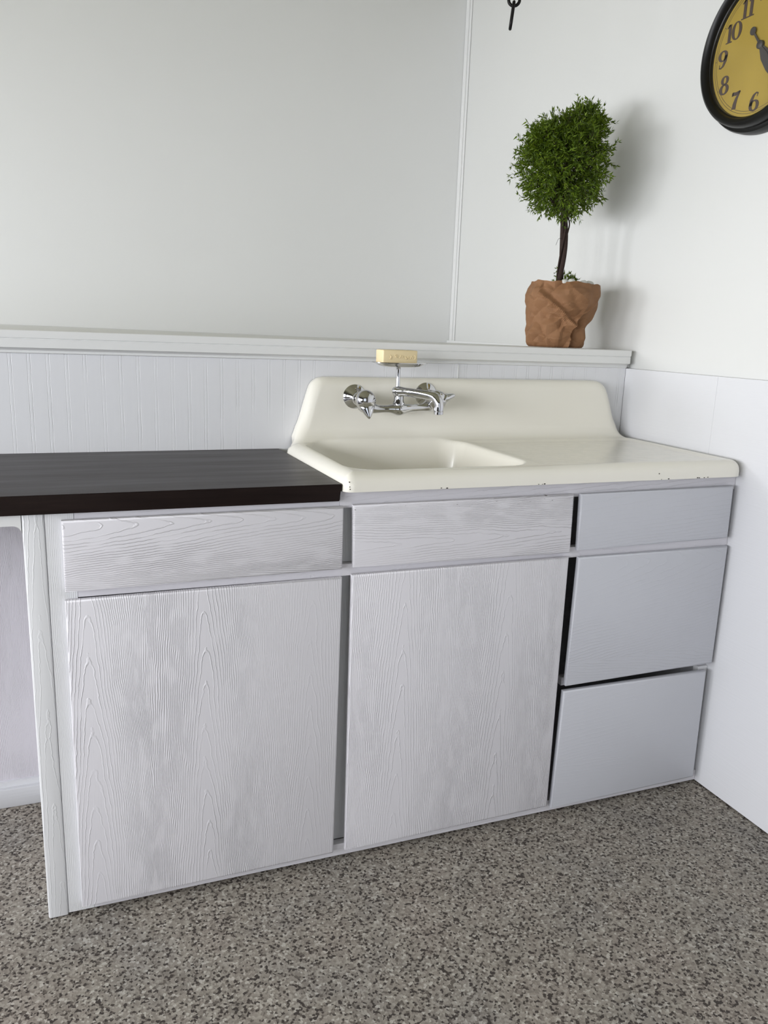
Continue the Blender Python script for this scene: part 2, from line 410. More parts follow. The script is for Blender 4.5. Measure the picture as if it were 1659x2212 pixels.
def front(name, q, mat, holes=()):
    """lipped overlay front from its four front corners (TL, TR, BR, BL) in (x, z)"""
    yb, yf, ch = -0.0005, -0.018, 0.0045
    b = bmesh.new(); cx = sum(p[0] for p in q) / 4; cz = sum(p[1] for p in q) / 4
    def ring(y, ins): return [b.verts.new((p[0] + math.copysign(ins, cx - p[0]), y, p[1] + math.copysign(ins, cz - p[1]))) for p in q]
    R = [ring(yb, 0.003), ring(-0.006, 0.0), ring(yf + ch * .8, 0.0), ring(yf + ch * .25, ch * .25), ring(yf, ch)]
    for A, B in zip(R, R[1:]):
        for i in range(4): b.faces.new((A[i], A[(i + 1) % 4], B[(i + 1) % 4], B[i]))
    b.faces.new(R[-1]); b.faces.new(R[0][::-1])
    return obj(name, b, mat, cab, autosmooth=50)
L0 = CL.x
G1 = grain('painted_grain_door', 'z', -1.590 - L0, 0.226, 26, 12.5, 0.0013, (-0.52, -0.36), 0.33, seed=1)
G2 = grain('painted_grain_door', 'z', -0.665 - L0, 0.262, 26, 10, 0.0011, (0.10, 0.18), 1.35, seed=11)
G3 = grain('painted_grain_drawer', 'x', 0.832, 0.20, 19, 15, 0.0011, (9, 10), 1, seed=21)
G4 = grain('painted_grain_drawer', 'x', 0.765, 0.17, 17, 8, 0.0008, (9, 10), 1, seed=31, chips=0.835)
G5 = grain('painted_grain_drawer', 'x', 0.86, 0.40, 20, 6, 0.0003, seed=41, color=(0.560, 0.570, 0.615))  # right-hand drawers: base colour darkened to stand in for light falling off
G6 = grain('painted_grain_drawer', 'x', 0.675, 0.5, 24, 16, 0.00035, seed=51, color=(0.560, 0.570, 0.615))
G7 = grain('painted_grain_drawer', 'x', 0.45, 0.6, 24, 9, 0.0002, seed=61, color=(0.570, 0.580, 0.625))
front('drawer', [(-1.6220, .8505), (-1.0743, .8521), (-1.0739, .7158), (-1.6219, .7117)], G3)
front('drawer', [(-1.0529, .8541), (-.5055, .8557), (-.5020, .7121), (-1.0490, .7170)], G4)
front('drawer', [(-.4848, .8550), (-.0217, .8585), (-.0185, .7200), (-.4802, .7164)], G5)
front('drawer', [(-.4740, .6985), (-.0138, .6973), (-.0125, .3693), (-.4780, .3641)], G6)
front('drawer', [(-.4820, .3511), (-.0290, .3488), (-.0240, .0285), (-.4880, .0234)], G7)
front('door', [(-1.6235, .6953), (-1.0735, .6972), (-1.0785, .0284), (-1.6236, .0250)], G1)
front('door', [(-1.0517, .7006), (-.5036, .7019), (-.5016, .0320), (-1.0498, .0278)], G2)

# ------------------------------------------------------------------ knee space left of the cabinet
kn = thing('desk_knee_space', 'white painted recessed desk panel with kick strip left of the cabinet', 'desk panel', (-2.35, 0.46, 0.0))
M_lav = grain('painted_recess_panel', 'z', 0.1, 0.20, 26, 4, 0.0008, seed=71, color=(0.66, 0.635, 0.685))
bm = bmesh.new(); box(bm, -3.1, -1.690, 0.466, 0.484, 0.052, 0.8635); obj('back_panel', bm, M_lav, kn)
bm = bmesh.new(); box(bm, -3.1, -1.690, 0.446, 0.466, 0.0, 0.051, 0.002); box(bm, -3.1, -1.690, 0.458, 0.466, 0.051, 0.066); obj('kick_strip', bm, M_board, kn, autosmooth=30)
# apron with a rounded inner corner, cut from one board
bm = bmesh.new()
pts = [(-3.1, .8635), (-1.6905, .8635), (-1.6905, .826)] + [(-1.7055 + .015 * math.cos(a), .826 + .015 * math.sin(a)) for a in [PI / 2 * k / 8 for k in range(1, 9)]] + [(-3.1, .841)]
va = [bm.verts.new((p[0], 0.0, p[1])) for p in pts]; vb = [bm.verts.new((p[0], 0.019, p[1])) for p in pts]
bm.faces.new(va); bm.faces.new(vb[::-1])
for i in range(len(pts)): j = (i + 1) % len(pts); bm.faces.new((va[i], va[j], vb[j], vb[i]))
obj('apron', bm, M_trim, kn)

# ------------------------------------------------------------------ counter
bm = bmesh.new()
ct = [(-3.1, -0.0150), (-1.0790, -0.0150), (-1.0905, 0.4885), (-3.1, 0.4885)]
top = [bm.verts.new((p[0], p[1], 0.9000)) for p in ct]; bot = [bm.verts.new((p[0] , p[1], 0.8640)) for p in ct]
bot[1].co.x -= 0.005
bm.faces.new(top); bm.faces.new(bot[::-1])
for i in range(4): bm.faces.new((top[i], bot[i], bot[(i + 1) % 4], top[(i + 1) % 4]))
bmesh.ops.bevel(bm, geom=[e for e in bm.edges if abs(e.verts[0].co.z - .9) < 1e-4 and abs(e.verts[1].co.z - .9) < 1e-4], offset=0.0012, segments=2, affect='EDGES')
o = obj('countertop', bm, M_counter)
tag(o, 'dark brown wood-look countertop left of the sink, on the white cabinet', 'countertop')

# ------------------------------------------------------------------ sink
def sstep(a, b, t):
    t = max(0.0, min(1.0, (t - a) / (b - a))); return t * t * (3 - 2 * t)
RIM = 0.028; ZD = 0.9255
YD = 0.405; RC = 0.038                      # deck end, cove radius
T1 = YD + 0.030; T2 = T1 + RC * PI / 2; ZS = ZD + RC; T3 = T2 + (1.0925 - ZS)
def base(t):
    """t from the front edge; returns y, z, normal (ny, nz)"""
    if t < T1: return -0.030 + t, ZD, 0.0, 1.0
    if t < T2:
        a = (t - T1) / RC
        return YD + RC * math.sin(a), ZD + RC * (1 - math.cos(a)), -math.sin(a), math.cos(a)
    k = t - T2; return YD + RC + k * 0.05, ZS + k, -0.9987, 0.05
def lerp(tab, v):
    if v <= tab[0][0]: return tab[0][1]
    for (a, b), (c, d) in zip(tab, tab[1:]):
        if v <= c: return b + (d - b) * (v - a) / (c - a)
    return tab[-1][1]
def tz(z): return T2 + (z - ZS)
left = [(0.0, -1.0765), (T1 - .030, -1.0875), (T1, -1.0845), (T1 + .020, -1.0740), (T1 + .036, -1.0600), (T2 - .002, -1.0475), (tz(.985), -1.0380), (tz(1.03), -1.0250), (tz(1.062), -1.0150), (tz(1.076), -1.0085), (tz(1.086), -0.9980), (tz(1.0905), -0.9890), (T3, -0.9750)]
right = [(T1 - .030, -0.0060), (T1, -0.0090), (T1 + .020, -0.0190), (T1 + .036, -0.0310), (T2 - .002, -0.0420), (tz(.985), -0.0550), (tz(1.03), -0.0700), (tz(1.062), -0.0830), (tz(1.076), -0.0930), (tz(1.086), -0.1060), (tz(1.0905), -0.1180), (T3, -0.1360)]
# smooth the tables
def smooth_tab(t):
    P = spline(t, 8); return P
left, right = smooth_tab(left), smooth_tab(right)
def xl(t):
    v = lerp(left, t); r = 0.020
    if t < r: v += r - math.sqrt(max(0, r * r - (r - t) ** 2))
    return v
def xr(t):
    v = lerp(right, t); r = 0.030
    if t < r: v -= r - math.sqrt(max(0, r * r - (r - t) ** 2))
    return v
ts = []
t = 0.0
for a, b_, n in [(0, .03, 12), (.03, .09, 16), (.09, .36, 22), (.36, .44, 14), (.44, T2, 12), (T2, T3 - .03, 12), (T3 - .03, T3, 12)]:
    ts += [a + (b_ - a) * i / n for i in range(n)]
ts.append(T3)
xs = []
for a, b_, n in [(0, .03, 12), (.03, .125, 28), (.125, .33, 18), (.33, .46, 34), (.46, .90, 26), (.90, .97, 8), (.97, 1, 12)]:
    xs += [a + (b_ - a) * i / n for i in range(n)]
xs.append(1.0)
outl = [(xl(T3 * i / 260), T3 * i / 260) for i in range(261)] + [(xr(T3 * (260 - i) / 260), T3 * (260 - i) / 260) for i in range(261)]
segs = list(zip(outl, outl[1:] + outl[:1]))
def sd(px, py):
    best = 1e9
    for (ax, ay), (bx, by) in segs:
        if min(ay, by) - .04 > py or max(ay, by) + .04 < py: continue
        dx, dy = bx - ax, by - ay; l = dx * dx + dy * dy
        u = 0 if l < 1e-14 else max(0, min(1, ((px - ax) * dx + (py - ay) * dy) / l))
        q = (px - ax - u * dx) ** 2 + (py - ay - u * dy) ** 2
        if q < best: best = q
    return math.sqrt(best)
def rrect(px, py, x0, x1, y0, y1, r):
    """distance inside a rounded rectangle (positive inside)"""
    cx, cy = (x0 + x1) / 2, (y0 + y1) / 2; qx = abs(px - cx) - (x1 - x0) / 2 + r; qy = abs(py - cy) - (y1 - y0) / 2 + r
    return -(math.hypot(max(qx, 0), max(qy, 0)) + min(max(qx, qy), 0) - r)
def surf(px, t):
    y, z, ny, nz_ = base(t)
    d = sd(px, t) if (t < .04 or t > T1 - .06 or px < xl(t) + .04 or px > xr(t) - .04) else 1
    if t <= 0 or t >= T3: d = 0
    drop = RIM - math.sqrt(max(0, RIM ** 2 - (RIM - d) ** 2)) if d < RIM else 0
    if t > T1:                                    # slimmer roll on the splash
        drop *= 1.0 - 0.15 * min(1, (t - T1) / .05)
    P = Vector((px, y - ny * drop, z - nz_ * drop))
    if t < T2 :
        db = rrect(px, y, -1.052, -0.600, 0.000, 0.425, 0.075)
        if db > 0:
            s = 0.5 + 0.5 * sstep(0.0, .02, db)
            dep = 0.150 * sstep(0.0, 0.050, db) ** .9
            P.z -= dep + (0.006 * sstep(.06, .2, db))
            P.z -= 0
        dd = rrect(px, y, -0.590, -0.030, 0.010, 0.41, 0.03)
        if dd > 0:
            P.z -= 0.0045 * sstep(0, .03, dd) * (1 + 0.25 * sstep(.02, .04, dd) * math.sin((px + .6) / .036 * 2 * PI) * 0.0)
            P.z -= 0.0007 * sstep(.03, .06, dd) * (0.5 + 0.5 * math.sin(y / .030 * 2 * PI))
    return P
sink = thing('kitchen_sink', 'cream enamelled cast iron sink with tall backsplash and drainboard on the right', 'sink', (-0.545, 0.2, 0.885))
bm = bmesh.new(); grid = []
for t in ts:
    a, b_ = xl(t), xr(t)
    grid.append([bm.verts.new(surf(a + (b_ - a) * u, t)) for u in xs])
for A, B in zip(grid, grid[1:]):
    for i in range(len(xs) - 1): bm.faces.new((A[i], A[i + 1], B[i + 1], B[i]))
loop = grid[0][:] + [r[-1] for r in grid[1:]] + grid[-1][-2::-1] + [r[0] for r in grid[-2:0:-1]]
lt_ = [ts[0]] * len(xs) + ts[1:] + [ts[-1]] * (len(xs) - 1) + ts[-2:0:-1]
sk = []
for v, t in zip(loop, lt_):
    _, _, ny, nz_ = base(t); k = 0.0125
    if nz_ > .5: sk.append(bm.verts.new((v.co.x, v.co.y, 0.8845)))
    else: sk.append(bm.verts.new((v.co.x, min(0.4885, v.co.y + 0.03), v.co.z - .002)))
for i in range(len(loop)):
    j = (i + 1) % len(loop); bm.faces.new((loop[i], loop[j], sk[j], sk[i]))
obj('sink_body', bm, M_enamel, sink, autosmooth=60)
bm = bmesh.new()
lathe(bm, [(0.0, .004), (.020, .004), (.040, .006), (.043, .003), (.043, 0)], (-0.84, 0.22, 0.7705), (0, 0, 1), 32)
obj('drain_ring', bm, M_chrome, sink, autosmooth=40)
# worn spots where the enamel has chipped off the bottom edge
rng = random.Random(4)
def chip(x, y, z, a, b_, c):
    bm = bmesh.new(); bmesh.ops.create_icosphere(bm, subdivisions=2, radius=1)
    bmesh.ops.transform(bm, matrix=Matrix.Translation((x, y, z)) @ Matrix.Diagonal((a, b_, c, 1)), verts=bm.verts)
    obj('chip_mark', bm, M_chip, sink)
for x0, n, sp in [(-0.615, 4, .022), (-0.27, 2, .03), (-0.16, 4, .05), (-0.86, 2, .03)]:
    for k in range(n):
        s_ = rng.uniform(.0012, .0030); chip(x0 + rng.uniform(0, sp), -0.0300, 0.8855 + rng.uniform(0, .0012), s_, .0007, s_ * .45)
for q in [(-1.0655, -0.0270, .896), (-1.0650, -0.0275, .891), (-1.0665, -0.026, .906), (-.2755, -.0302, .9)]: chip(*q, .0013, .0013, .0014)

# ------------------------------------------------------------------ faucet
fc = thing('wall_faucet', 'chrome two-handle wall faucet with soap dish on the sink backsplash', 'faucet', (-0.80, 0.40, 1.035))
YS = 0.4455
def px_(p): return Vector(p)
for sx, z0 in ((-0.896, 1.040), (-0.690, 1.047)):
    bm = bmesh.new(); lathe(bm, [(.033, 0), (.033, .002), (.030, .005), (.020, .010), (.014, .014), (.0125, .016)], (sx, YS + .004, z0), (0, -1, 0), 48)
    obj('escutcheon', bm, M_chrome, fc, autosmooth=35)
    bm = bmesh.new(); lathe(bm, [(.0125, 0), (.0125, .012), (.0165, .014), (.018, .018), (.018, .026), (.0165, .029), (.0125, .031), (.0125, .05)], (sx, YS - .009, z0 - .002), (0, -1, 0), 6 if False else 32)
    obj('coupling_nut', bm, M_chrome, fc, autosmooth=35)
# body: cross bar with bulging ends and a raised centre boss
bm = bmesh.new()
tube(bm, [(-.903, .385, 1.030, .018, .017), (-.892, .380, 1.027, .022, .020), (-.878, .374, 1.020, .0175, .017), (-.862, .370, 1.0165, .0115, .012), (-.840, .368, 1.0165, .0098, .011), (-.822, .367, 1.0170, .0120, .014), (-.803, .366, 1.0165, .0175, .019), (-.785, .367, 1.0170, .0135, .014),
          (-.765, .368, 1.0185, .0100, .011), (-.735, .370, 1.020, .0100, .011), (-.715, .374, 1.024, .0165, .017), (-.700, .380, 1.029, .021, .019), (-.688, .385, 1.031, .017, .016)], 24, 6, flat=(0, 0, 1))
obj('valve_body', bm, M_chrome, fc, smooth=True)
bm = bmesh.new(); lathe(bm, [(.0150, 0), (.0155, .012), (.0130, .018), (.0128, .030), (.0142, .032), (.0142, .040), (.0125, .043), (.011, .050), (.0, .052)], (-.803, .366, 1.020), (0, 0, 1), 32)
obj('center_boss', bm, M_chrome, fc, autosmooth=35)
# the two lever handles: a bell shaped hub facing the room and a tapered lever
def handle(c, ldir, rollv):
    bm = bmesh.new(); c = Vector(c)
    lathe(bm, [(.0160, 0), (.0250, .003), (.0265, .012), (.0255, .022), (.0215, .031), (.0140, .0360), (.0, .038)], c, (-.05, -1, 0), 36)
    h = obj('handle', bm, M_chrome, fc, autosmooth=40)
    bm = bmesh.new(); d = Vector(ldir).normalized(); s = c + Vector((0, -.016, 0))
    P = [(*(s + d * a), ra, rb) for a, ra, rb in ((.004, .012, .0190), (.020, .0125, .0195), (.031, .0100, .0145), (.041, .0070, .0085), (.047, .0045, .0045), (.050, .0012, .0012))]
    tube(bm, P, 18, 5, flat=rollv)
    obj('lever', bm, M_chrome, h, smooth=True)
handle((-.897, .372, 1.040), (.06, -.45, -.95), (0, -1, 0))
handle((-.697, .372, 1.040), (.90, -.15, .28), (0, 0, 1))
# spout
bm = bmesh.new()
tube(bm, [(-.814, .372, 1.0605, .0105, .0120), (-.806, .362, 1.0620, .0130, .0140), (-.795, .342, 1.0625, .0102, .0122), (-.775, .307, 1.0610, .0098, .0122), (-.758, .276, 1.0590, .0105, .0120),
          (-.7485, .2575, 1.0555, .0122, .0125), (-.7445, .250, 1.0460, .0125, .0125), (-.7430, .247, 1.0350, .0118, .0118), (-.7430, .247, 1.0225, .0118, .0118)], 22, 7)
obj('spout', bm, M_chrome, fc, smooth=True)
bm = bmesh.new(); lathe(bm, [(.0100, 0), (.0118, .001), (.0118, .0075), (.0100, .009)], (-.743, .247, 1.0145), (0, 0, 1), 28)
obj('aerator', bm, M_chrome, fc, autosmooth=40)
# soap dish on its post
bm = bmesh.new(); lathe(bm, [(.0062, 0), (.0058, .010), (.0052, .030), (.0055, .050), (.0068, .058), (.0100, .064)], (-.8065, .368, 1.0665), (0, 0, 1), 24)
obj('dish_post', bm, M_chrome, fc, autosmooth=50)
bm = bmesh.new(); N = 56
def ell(a, b, z): return [bm.verts.new((-.8060 + a * math.copysign(abs(math.cos(2 * PI * i / N)) ** .75, math.cos(2 * PI * i / N)), .362 + b * math.copysign(abs(math.sin(2 * PI * i / N)) ** .75, math.sin(2 * PI * i / N)), z)) for i in range(N)]
R = [ell(.022, .014, 1.1240), ell(.046, .028, 1.1255), ell(.058, .038, 1.1290), ell(.0660, .046, 1.1335), ell(.0720, .050, 1.1350), ell(.0718, .0498, 1.1365), ell(.064, .044, 1.1350), ell(.052, .034, 1.1325), ell(.030, .018, 1.1318)]
for A, B in zip(R, R[1:]):
    for i in range(N): bm.faces.new((A[i], A[(i + 1) % N], B[(i + 1) % N], B[i]))
bm.faces.new(R[0][::-1]); bm.faces.new(R[-1])
obj('soap_dish', bm, M_chrome, fc, autosmooth=50)

# soap bar with shallow pressed marks on its long side
bm = bmesh.new()
box(bm, -.8630, -.7690, .334, .386, 1.1335, 1.1675, .0030, 3)
o = obj('soap_bar', bm, M_soap, autosmooth=40)
tag(o, 'cream rectangular soap bar with pressed marks on the chrome dish', 'soap')
bm = bmesh.new()
def mark(pts, r=.0013):
    tube(bm, [(*p, r, r) for p in pts], 6, 3)
yy = .3338
for k, (cx, cz, st) in enumerate([(-.842, 1.150, [(-.003, .005, .002, .001), (-.003, -.005, .003, -.001), (.000, .004, .001, -.006)]),
                                  (-.828, 1.152, [(-.004, .002, .001, .004), (.001, .004, .004, -.001), (-.003, -.003, .003, -.003), (-.001, .001, .001, -.002)]),
                                  (-.814, 1.151, [(-.004, -.003, .000, .004), (.000, .004, .004, -.003), (.002, .000, .006, .002)]),
                                  (-.799, 1.149, [(-.004, .003, .000, -.004), (.000, -.004, .003, .003), (.004, -.002, .006, .003)]),
                                  (-.786, 1.150, [(-.003, -.004, .001, .004), (.001, .004, .004, -.003)]),
                                  (-.775, 1.151, [(-.002, .005, .001, -.001), (.001, -.001, -.001, -.006)])]):
    for a, b_, c, d in st: mark([(cx + a, yy, cz + b_), (cx + (a + c) / 2, yy, cz + (b_ + d) / 2 + .0005), (cx + c, yy, cz + d)])
obj('pressed_marks', bm, M_soap, o, smooth=True)

# ------------------------------------------------------------------ topiary
PC = Vector((-0.190, 0.600, 1.1838))
tp = thing('potted_topiary', 'small round green topiary tree wrapped in brown paper on the white ledge', 'plant', PC)
# crumpled paper wrap: silhouette per height (left, right in x), rounded in depth
sil = [(0.0, -.084, .082), (.004, -.090, .087), (.012, -.094, .090), (.030, -.095, .091), (.045, -.097, .090), (.060, -.094, .090), (.075, -.093, .097), (.093, -.093, .108), (.115, -.098, .119), (.135, -.102, .126), (.155, -.103, .129), (.172, -.099, .127), (.190, -.090, .121)]
def silh(z):
    a = [(s[0], s[1]) for s in sil]; b_ = [(s[0], s[2]) for s in sil]; return lerp(a, z), lerp(b_, z)
NA, NZ = 150, 76
ridges = []
rng = random.Random(12)
# view-facing direction is about -0.55, -0.83
def facet(u, v, per, sd_):
    def hv(i, j): return random.Random((i % per) * 7919 + j * 104729 + sd_ * 31).uniform(-1, 1)
    i, j = math.floor(u), math.floor(v); a, b_ = u - i, v - j
    if (i + j) % 2 == 0:
        if a + b_ < 1: return hv(i, j) * (1 - a - b_) + hv(i + 1, j) * a + hv(i, j + 1) * b_
        return hv(i + 1, j + 1) * (a + b_ - 1) + hv(i, j + 1) * (1 - a) + hv(i + 1, j) * (1 - b_)
    if a > b_: return hv(i, j) * (1 - a) + hv(i + 1, j) * (a - b_) + hv(i + 1, j + 1) * b_
    return hv(i, j) * (1 - b_) + hv(i, j + 1) * (b_ - a) + hv(i + 1, j + 1) * a
def wrap_pt(ai, k, inner=0.0):
    th = 2 * PI * ai / NA; z = .190 * k / (NZ - 1)
    l, r = silh(z); c = (l + r) / 2; hw = (r - l) / 2
    ca, sa = math.cos(th), math.sin(th)
    x = c + hw * ca; y = hw * 0.93 * sa
    # faceted crumple: piecewise flat panels between sharp creases
    wz = z + .012 * noise.noise(Vector((ca * 2, sa * 2, z * 18)))
    wa = th + .22 * noise.noise(Vector((ca * 2 + 9, sa * 2, z * 22)))
    d = 0.0125 * facet(wa / (2 * PI) * 13, wz / .034, 13, 1) + 0.0065 * facet(wa / (2 * PI) * 26 + .4, wz / .018 + .3, 26, 2) - .002
    ang = math.atan2(sa, ca); fa = math.atan2(-.88, -.10)
    zc_ = z
    foldc = fa + .10 + (zc_ - .0) * 2.0
    da = (ang - foldc + PI) % (2 * PI) - PI
    low = 1 - sstep(.070, .105, z)
    if -0.05 < da < .60: d -= 0.036 * low * (1 - sstep(0.0, .60, da)) * sstep(-0.05, .05, da)
    elif -.35 < da <= -0.05: d += 0.006 * low * (1 + da / .35)
    # diagonal ridge from upper left down to the fold
    zr = .150 - (ang - (fa - .95)) * .080
    if fa - 1.1 < ang < fa + .15: d += 0.009 * math.exp(-((z - zr) / .006) ** 2) - 0.007 * math.exp(-((z - zr - .016) / .009) ** 2)
    zr = .085 + (ang - (fa + .15)) * .075
    if fa + .1 < ang < fa + .9: d += 0.007 * math.exp(-((z - zr) / .006) ** 2)
    if k == NZ - 1: z += 0.0045 * noise.noise(Vector((ca * 3, sa * 3, 4))) + .004 * (-ca)
    edge = abs(sa * .83 + ca * .55)                   # keep the silhouette close
    d *= 0.35 + 0.65 * edge
    d -= inner
    return PC + Vector((x + ca * d, y + sa * d, z))
bm = bmesh.new(); G = []
for k in range(NZ): G.append([bm.verts.new(wrap_pt(a, k)) for a in range(NA)])
for k in range(NZ - 1, NZ - 14, -1): G.append([bm.verts.new(wrap_pt(a, k, .0016)) for a in range(NA)])
for A, B in zip(G, G[1:]):
    for i in range(NA):
        j = (i + 1) % NA
        bm.faces.new((A[i], A[j], B[j])); bm.faces.new((A[i], B[j], B[i]))
bm.faces.new(G[0][::-1])
obj('paper_wrap', bm, M_paper, tp, autosmooth=14)
bm = bmesh.new(); lathe(bm, [(.086, 0), (.086, .008), (.05, .012), (0, .014)], PC + Vector((.008, 0, .166)), (0, 0, 1), 30)
obj('soil', bm, M_soil, tp, smooth=True)
for px, py, s_ in [(-.010, -.075, .011), (-.030, -.070, .009), (.085, -.030, .011), (.060, -.060, .009), (.030, -.078, .009), (.020, .04, .01), (-.055, .03, .01)]:
    b2 = bmesh.new(); bmesh.ops.create_icosphere(b2, subdivisions=2, radius=1); bm = bmesh.new()
    for v in b2.verts: v.co *= 1 + .2 * noise.noise(v.co * 1.5 + Vector((px * 90, 0, 0)))
    merge(bm, b2, Matrix.Translation(PC + Vector((px, py, .1905))) @ Matrix.Diagonal((s_ * 1.3, s_, s_ * .95, 1)))
    obj('pebble', bm, M_stone, tp, smooth=True)
# trunk: two stems twisted around one another
TB = PC + Vector((-.002, 0, .165)); TT = PC + Vector((-.012, 0, .50))
bm = bmesh.new()
def stem(ph, rad, off, r0, r1):
    P = []
    for i in range(11):
        t = i / 10; c = TB.lerp(TT, t) + Vector((.004 * math.sin(t * 5) + .008 * t * (1 - t) * 4 - .004, 0, 0))
        a = ph + t * 5.4; P.append((*(c + Vector((math.cos(a) * off, math.sin(a) * off, 0))), r0 + (r1 - r0) * t, (r0 + (r1 - r0) * t)))
    tube(bm, P, 10, 5)
stem(0, 0, .0045, .0085, .0062); stem(PI, 0, .0055, .0075, .0055); stem(PI / 2, 0, .0105, .0028, .0022)
tube(bm, [(*(TB.lerp(TT, .68) + Vector((.008, -.004, 0))), .002), (*(TB.lerp(TT, .60) + Vector((.019, -.006, 0))), .002), (*(TB.lerp(TT, .53) + Vector((.016, -.006, 0))), .0022), (*(TB.lerp(TT, .45) + Vector((.009, -.005, 0))), .002)], 6, 5)
tube(bm, [(*(TB.lerp(TT, .46) + Vector((-.006, -.006, 0))), .0005), (*(TB.lerp(TT, .455) + Vector((-.016, -.006, 0))), .0005), (*(TB.lerp(TT, .40) + Vector((-.024, -.006, 0))), .0005)], 5, 5)
obj('trunk', bm, M_bark, tp, smooth=True)
# crown
rng = random.Random(77)
BC = Vector((-.212, .600, 1.712)); LC = Vector((-.150, .595, 1.822))
bmL = bmesh.new(); bmB = bmesh.new()
def rdir():
    z = rng.uniform(-1, 1); a = rng.uniform(0, 2 * PI); s_ = math.sqrt(1 - z * z); return Vector((s_ * math.cos(a), s_ * math.sin(a), z))
def leaf(bm, p, d, L, W):
    s_ = d.cross(rdir());
    if s_.length < 1e-4: return
    s_.normalize(); n = d.cross(s_).normalized(); s_ *= W
    v = [bm.verts.new(q) for q in (p, p + d * L * .35 + s_ + n * L * .03, p + d * L + n * L * -.04, p + d * L * .35 - s_ + n * L * .03)]
    bm.faces.new(v)
def sprig(p, d, L, nl=7, sc=1.0):
    q = p.copy(); dd = d.copy(); step = L / nl
    pts = [(*q, .0006)]
    for k in range(nl):
        dd = (dd + rdir() * .28 + Vector((0, 0, -.02))).normalized(); q = q + dd * step; pts.append((*q, .0005))
        for _ in range(2): leaf(bmL, q, (dd * .75 + rdir() * .75).normalized(), rng.uniform(.010, .019) * sc, rng.uniform(.0014, .0026) * sc)
    leaf(bmL, q, dd, .012 * sc, .0015 * sc)
    return pts
def crown_r(d):
    r = .136 + .013 * noise.noise(d * 2.6 + Vector((2, 1, 0)))
    if d.z > .2: r -= .030 * (d.z - .2)
    return r
for i in range(2100):
    d = rdir(); R_ = crown_r(d); f = rng.random() ** .45
    p = BC + Vector((d.x * R_ * f * .88, d.y * R_ * f * .86, d.z * R_ * f))
    sprig(p, (d + rdir() * .8).normalized(), rng.uniform(.018, .034), 4)
for i in range(260):                                   # fuller upper left shoulder
    d = rdir(); p = Vector((-.290, .580, 1.757)) + d * .036 * rng.random() ** .5
    sprig(p, (d + rdir() * .6 + Vector((-.3, 0, .2))).normalized(), rng.uniform(.018, .034), 4)
for i in range(430):
    d = rdir(); f = rng.random() ** .5; p = LC + d * .044 * f
    sprig(p, (d + rdir() * .6 + Vector((.1, 0, .2))).normalized(), rng.uniform(.018, .034), 4)
for i in range(170):                                   # longer straggling shoots at the rim
    d = rdir(); p = BC + Vector((d.x * .88, d.y * .86, d.z)) * crown_r(d) * .92
    pt = sprig(p, (d + rdir() * .45).normalized(), rng.uniform(.032, .056), 6)
    tube(bmB, pt, 4, 1)
for a, b_ in (((-.150, .595, 1.86), (.08, 0, 1)), ((-.11, .60, 1.835), (1, -.1, .25)), ((-.12, .60, 1.84), (.9, 0, .6)), ((-.18, .59, 1.84), (-.3, 0, 1)), ((-.33, .59, 1.70), (-1, 0, -.1)), ((-.325, .59, 1.75), (-1, 0, .3)), ((-.30, .60, 1.78), (-.8, 0, .5))):
    pt = sprig(Vector(a), Vector(b_).normalized(), .058, 8); tube(bmB, pt, 4, 1)
# branches that carry the crown
for i in range(46):
    d = rdir(); d.z = d.z * .8 + .15; e = BC + d * .11; s_ = Vector((TT.x, TT.y, TT.z - .12 + .12 * rng.random()))
    mdp = s_.lerp(e, .5) + rdir() * .012
    tube(bmB, [(*s_, .0022), (*mdp, .0015), (*e, .0008)], 5, 4)
obj('branches', bmB, M_bark, tp)
# little shoots at the foot of the trunk
for k in range(16):
    p = TB + Vector((rng.uniform(.006, .05), rng.uniform(-.02, .01), .022)); sprig(p, Vector((rng.uniform(-.2, .8), -.1, 1)).normalized(), rng.uniform(.016, .034), 4, 1.05)
for k in range(4):
    p = TB + Vector((-.010, -.004, .03 + .012 * k)); sprig(p, Vector((-.9, -.1, .3)).normalized(), .010, 2, .8)
lv = obj('foliage', bmL, M_leaf, tp); lv['kind'] = 'stuff'

# ------------------------------------------------------------------ clock on the right wall
KC = Vector((0.02, 0.086, 1.911))
ck = thing('wall_clock', 'round black wall clock with aged yellow dial on the right wall', 'clock', KC)
bm = bmesh.new(); lathe(bm, [(.170, .0005), (.1915, .0005), (.1925, .006), (.1920, .022), (.189, .030), (.186, .032), (.176, .034)], KC, (-1, 0, 0), 128)
obj('back_case', bm, M_black, ck, autosmooth=30)
bm = bmesh.new()
n = 128; pr = [(.1800, .034), (.1812, .044), (.1795, .054), (.1755, .061), (.1700, .064), (.1640, .062), (.1600, .056), (.1585, .048), (.1560, .0465), (.1553, .041), (.1553, .034)]
ringv = []
for r_, h in pr: ringv.append([bm.verts.new(KC + Vector((-h, r_ * math.cos(2 * PI * i / n), r_ * math.sin(2 * PI * i / n)))) for i in range(n)])
for A, B in zip(ringv, ringv[1:] + ringv[:1]):
    for i in range(n): bm.faces.new((A[i], A[(i + 1) % n], B[(i + 1) % n], B[i]))
obj('rim', bm, M_black, ck, autosmooth=40)
bm = bmesh.new(); lathe(bm, [(.157, .0345), (.157, .0385)], KC, (-1, 0, 0), 96); obj('dial', bm, M_dial, ck)
XF = KC.x - .0388
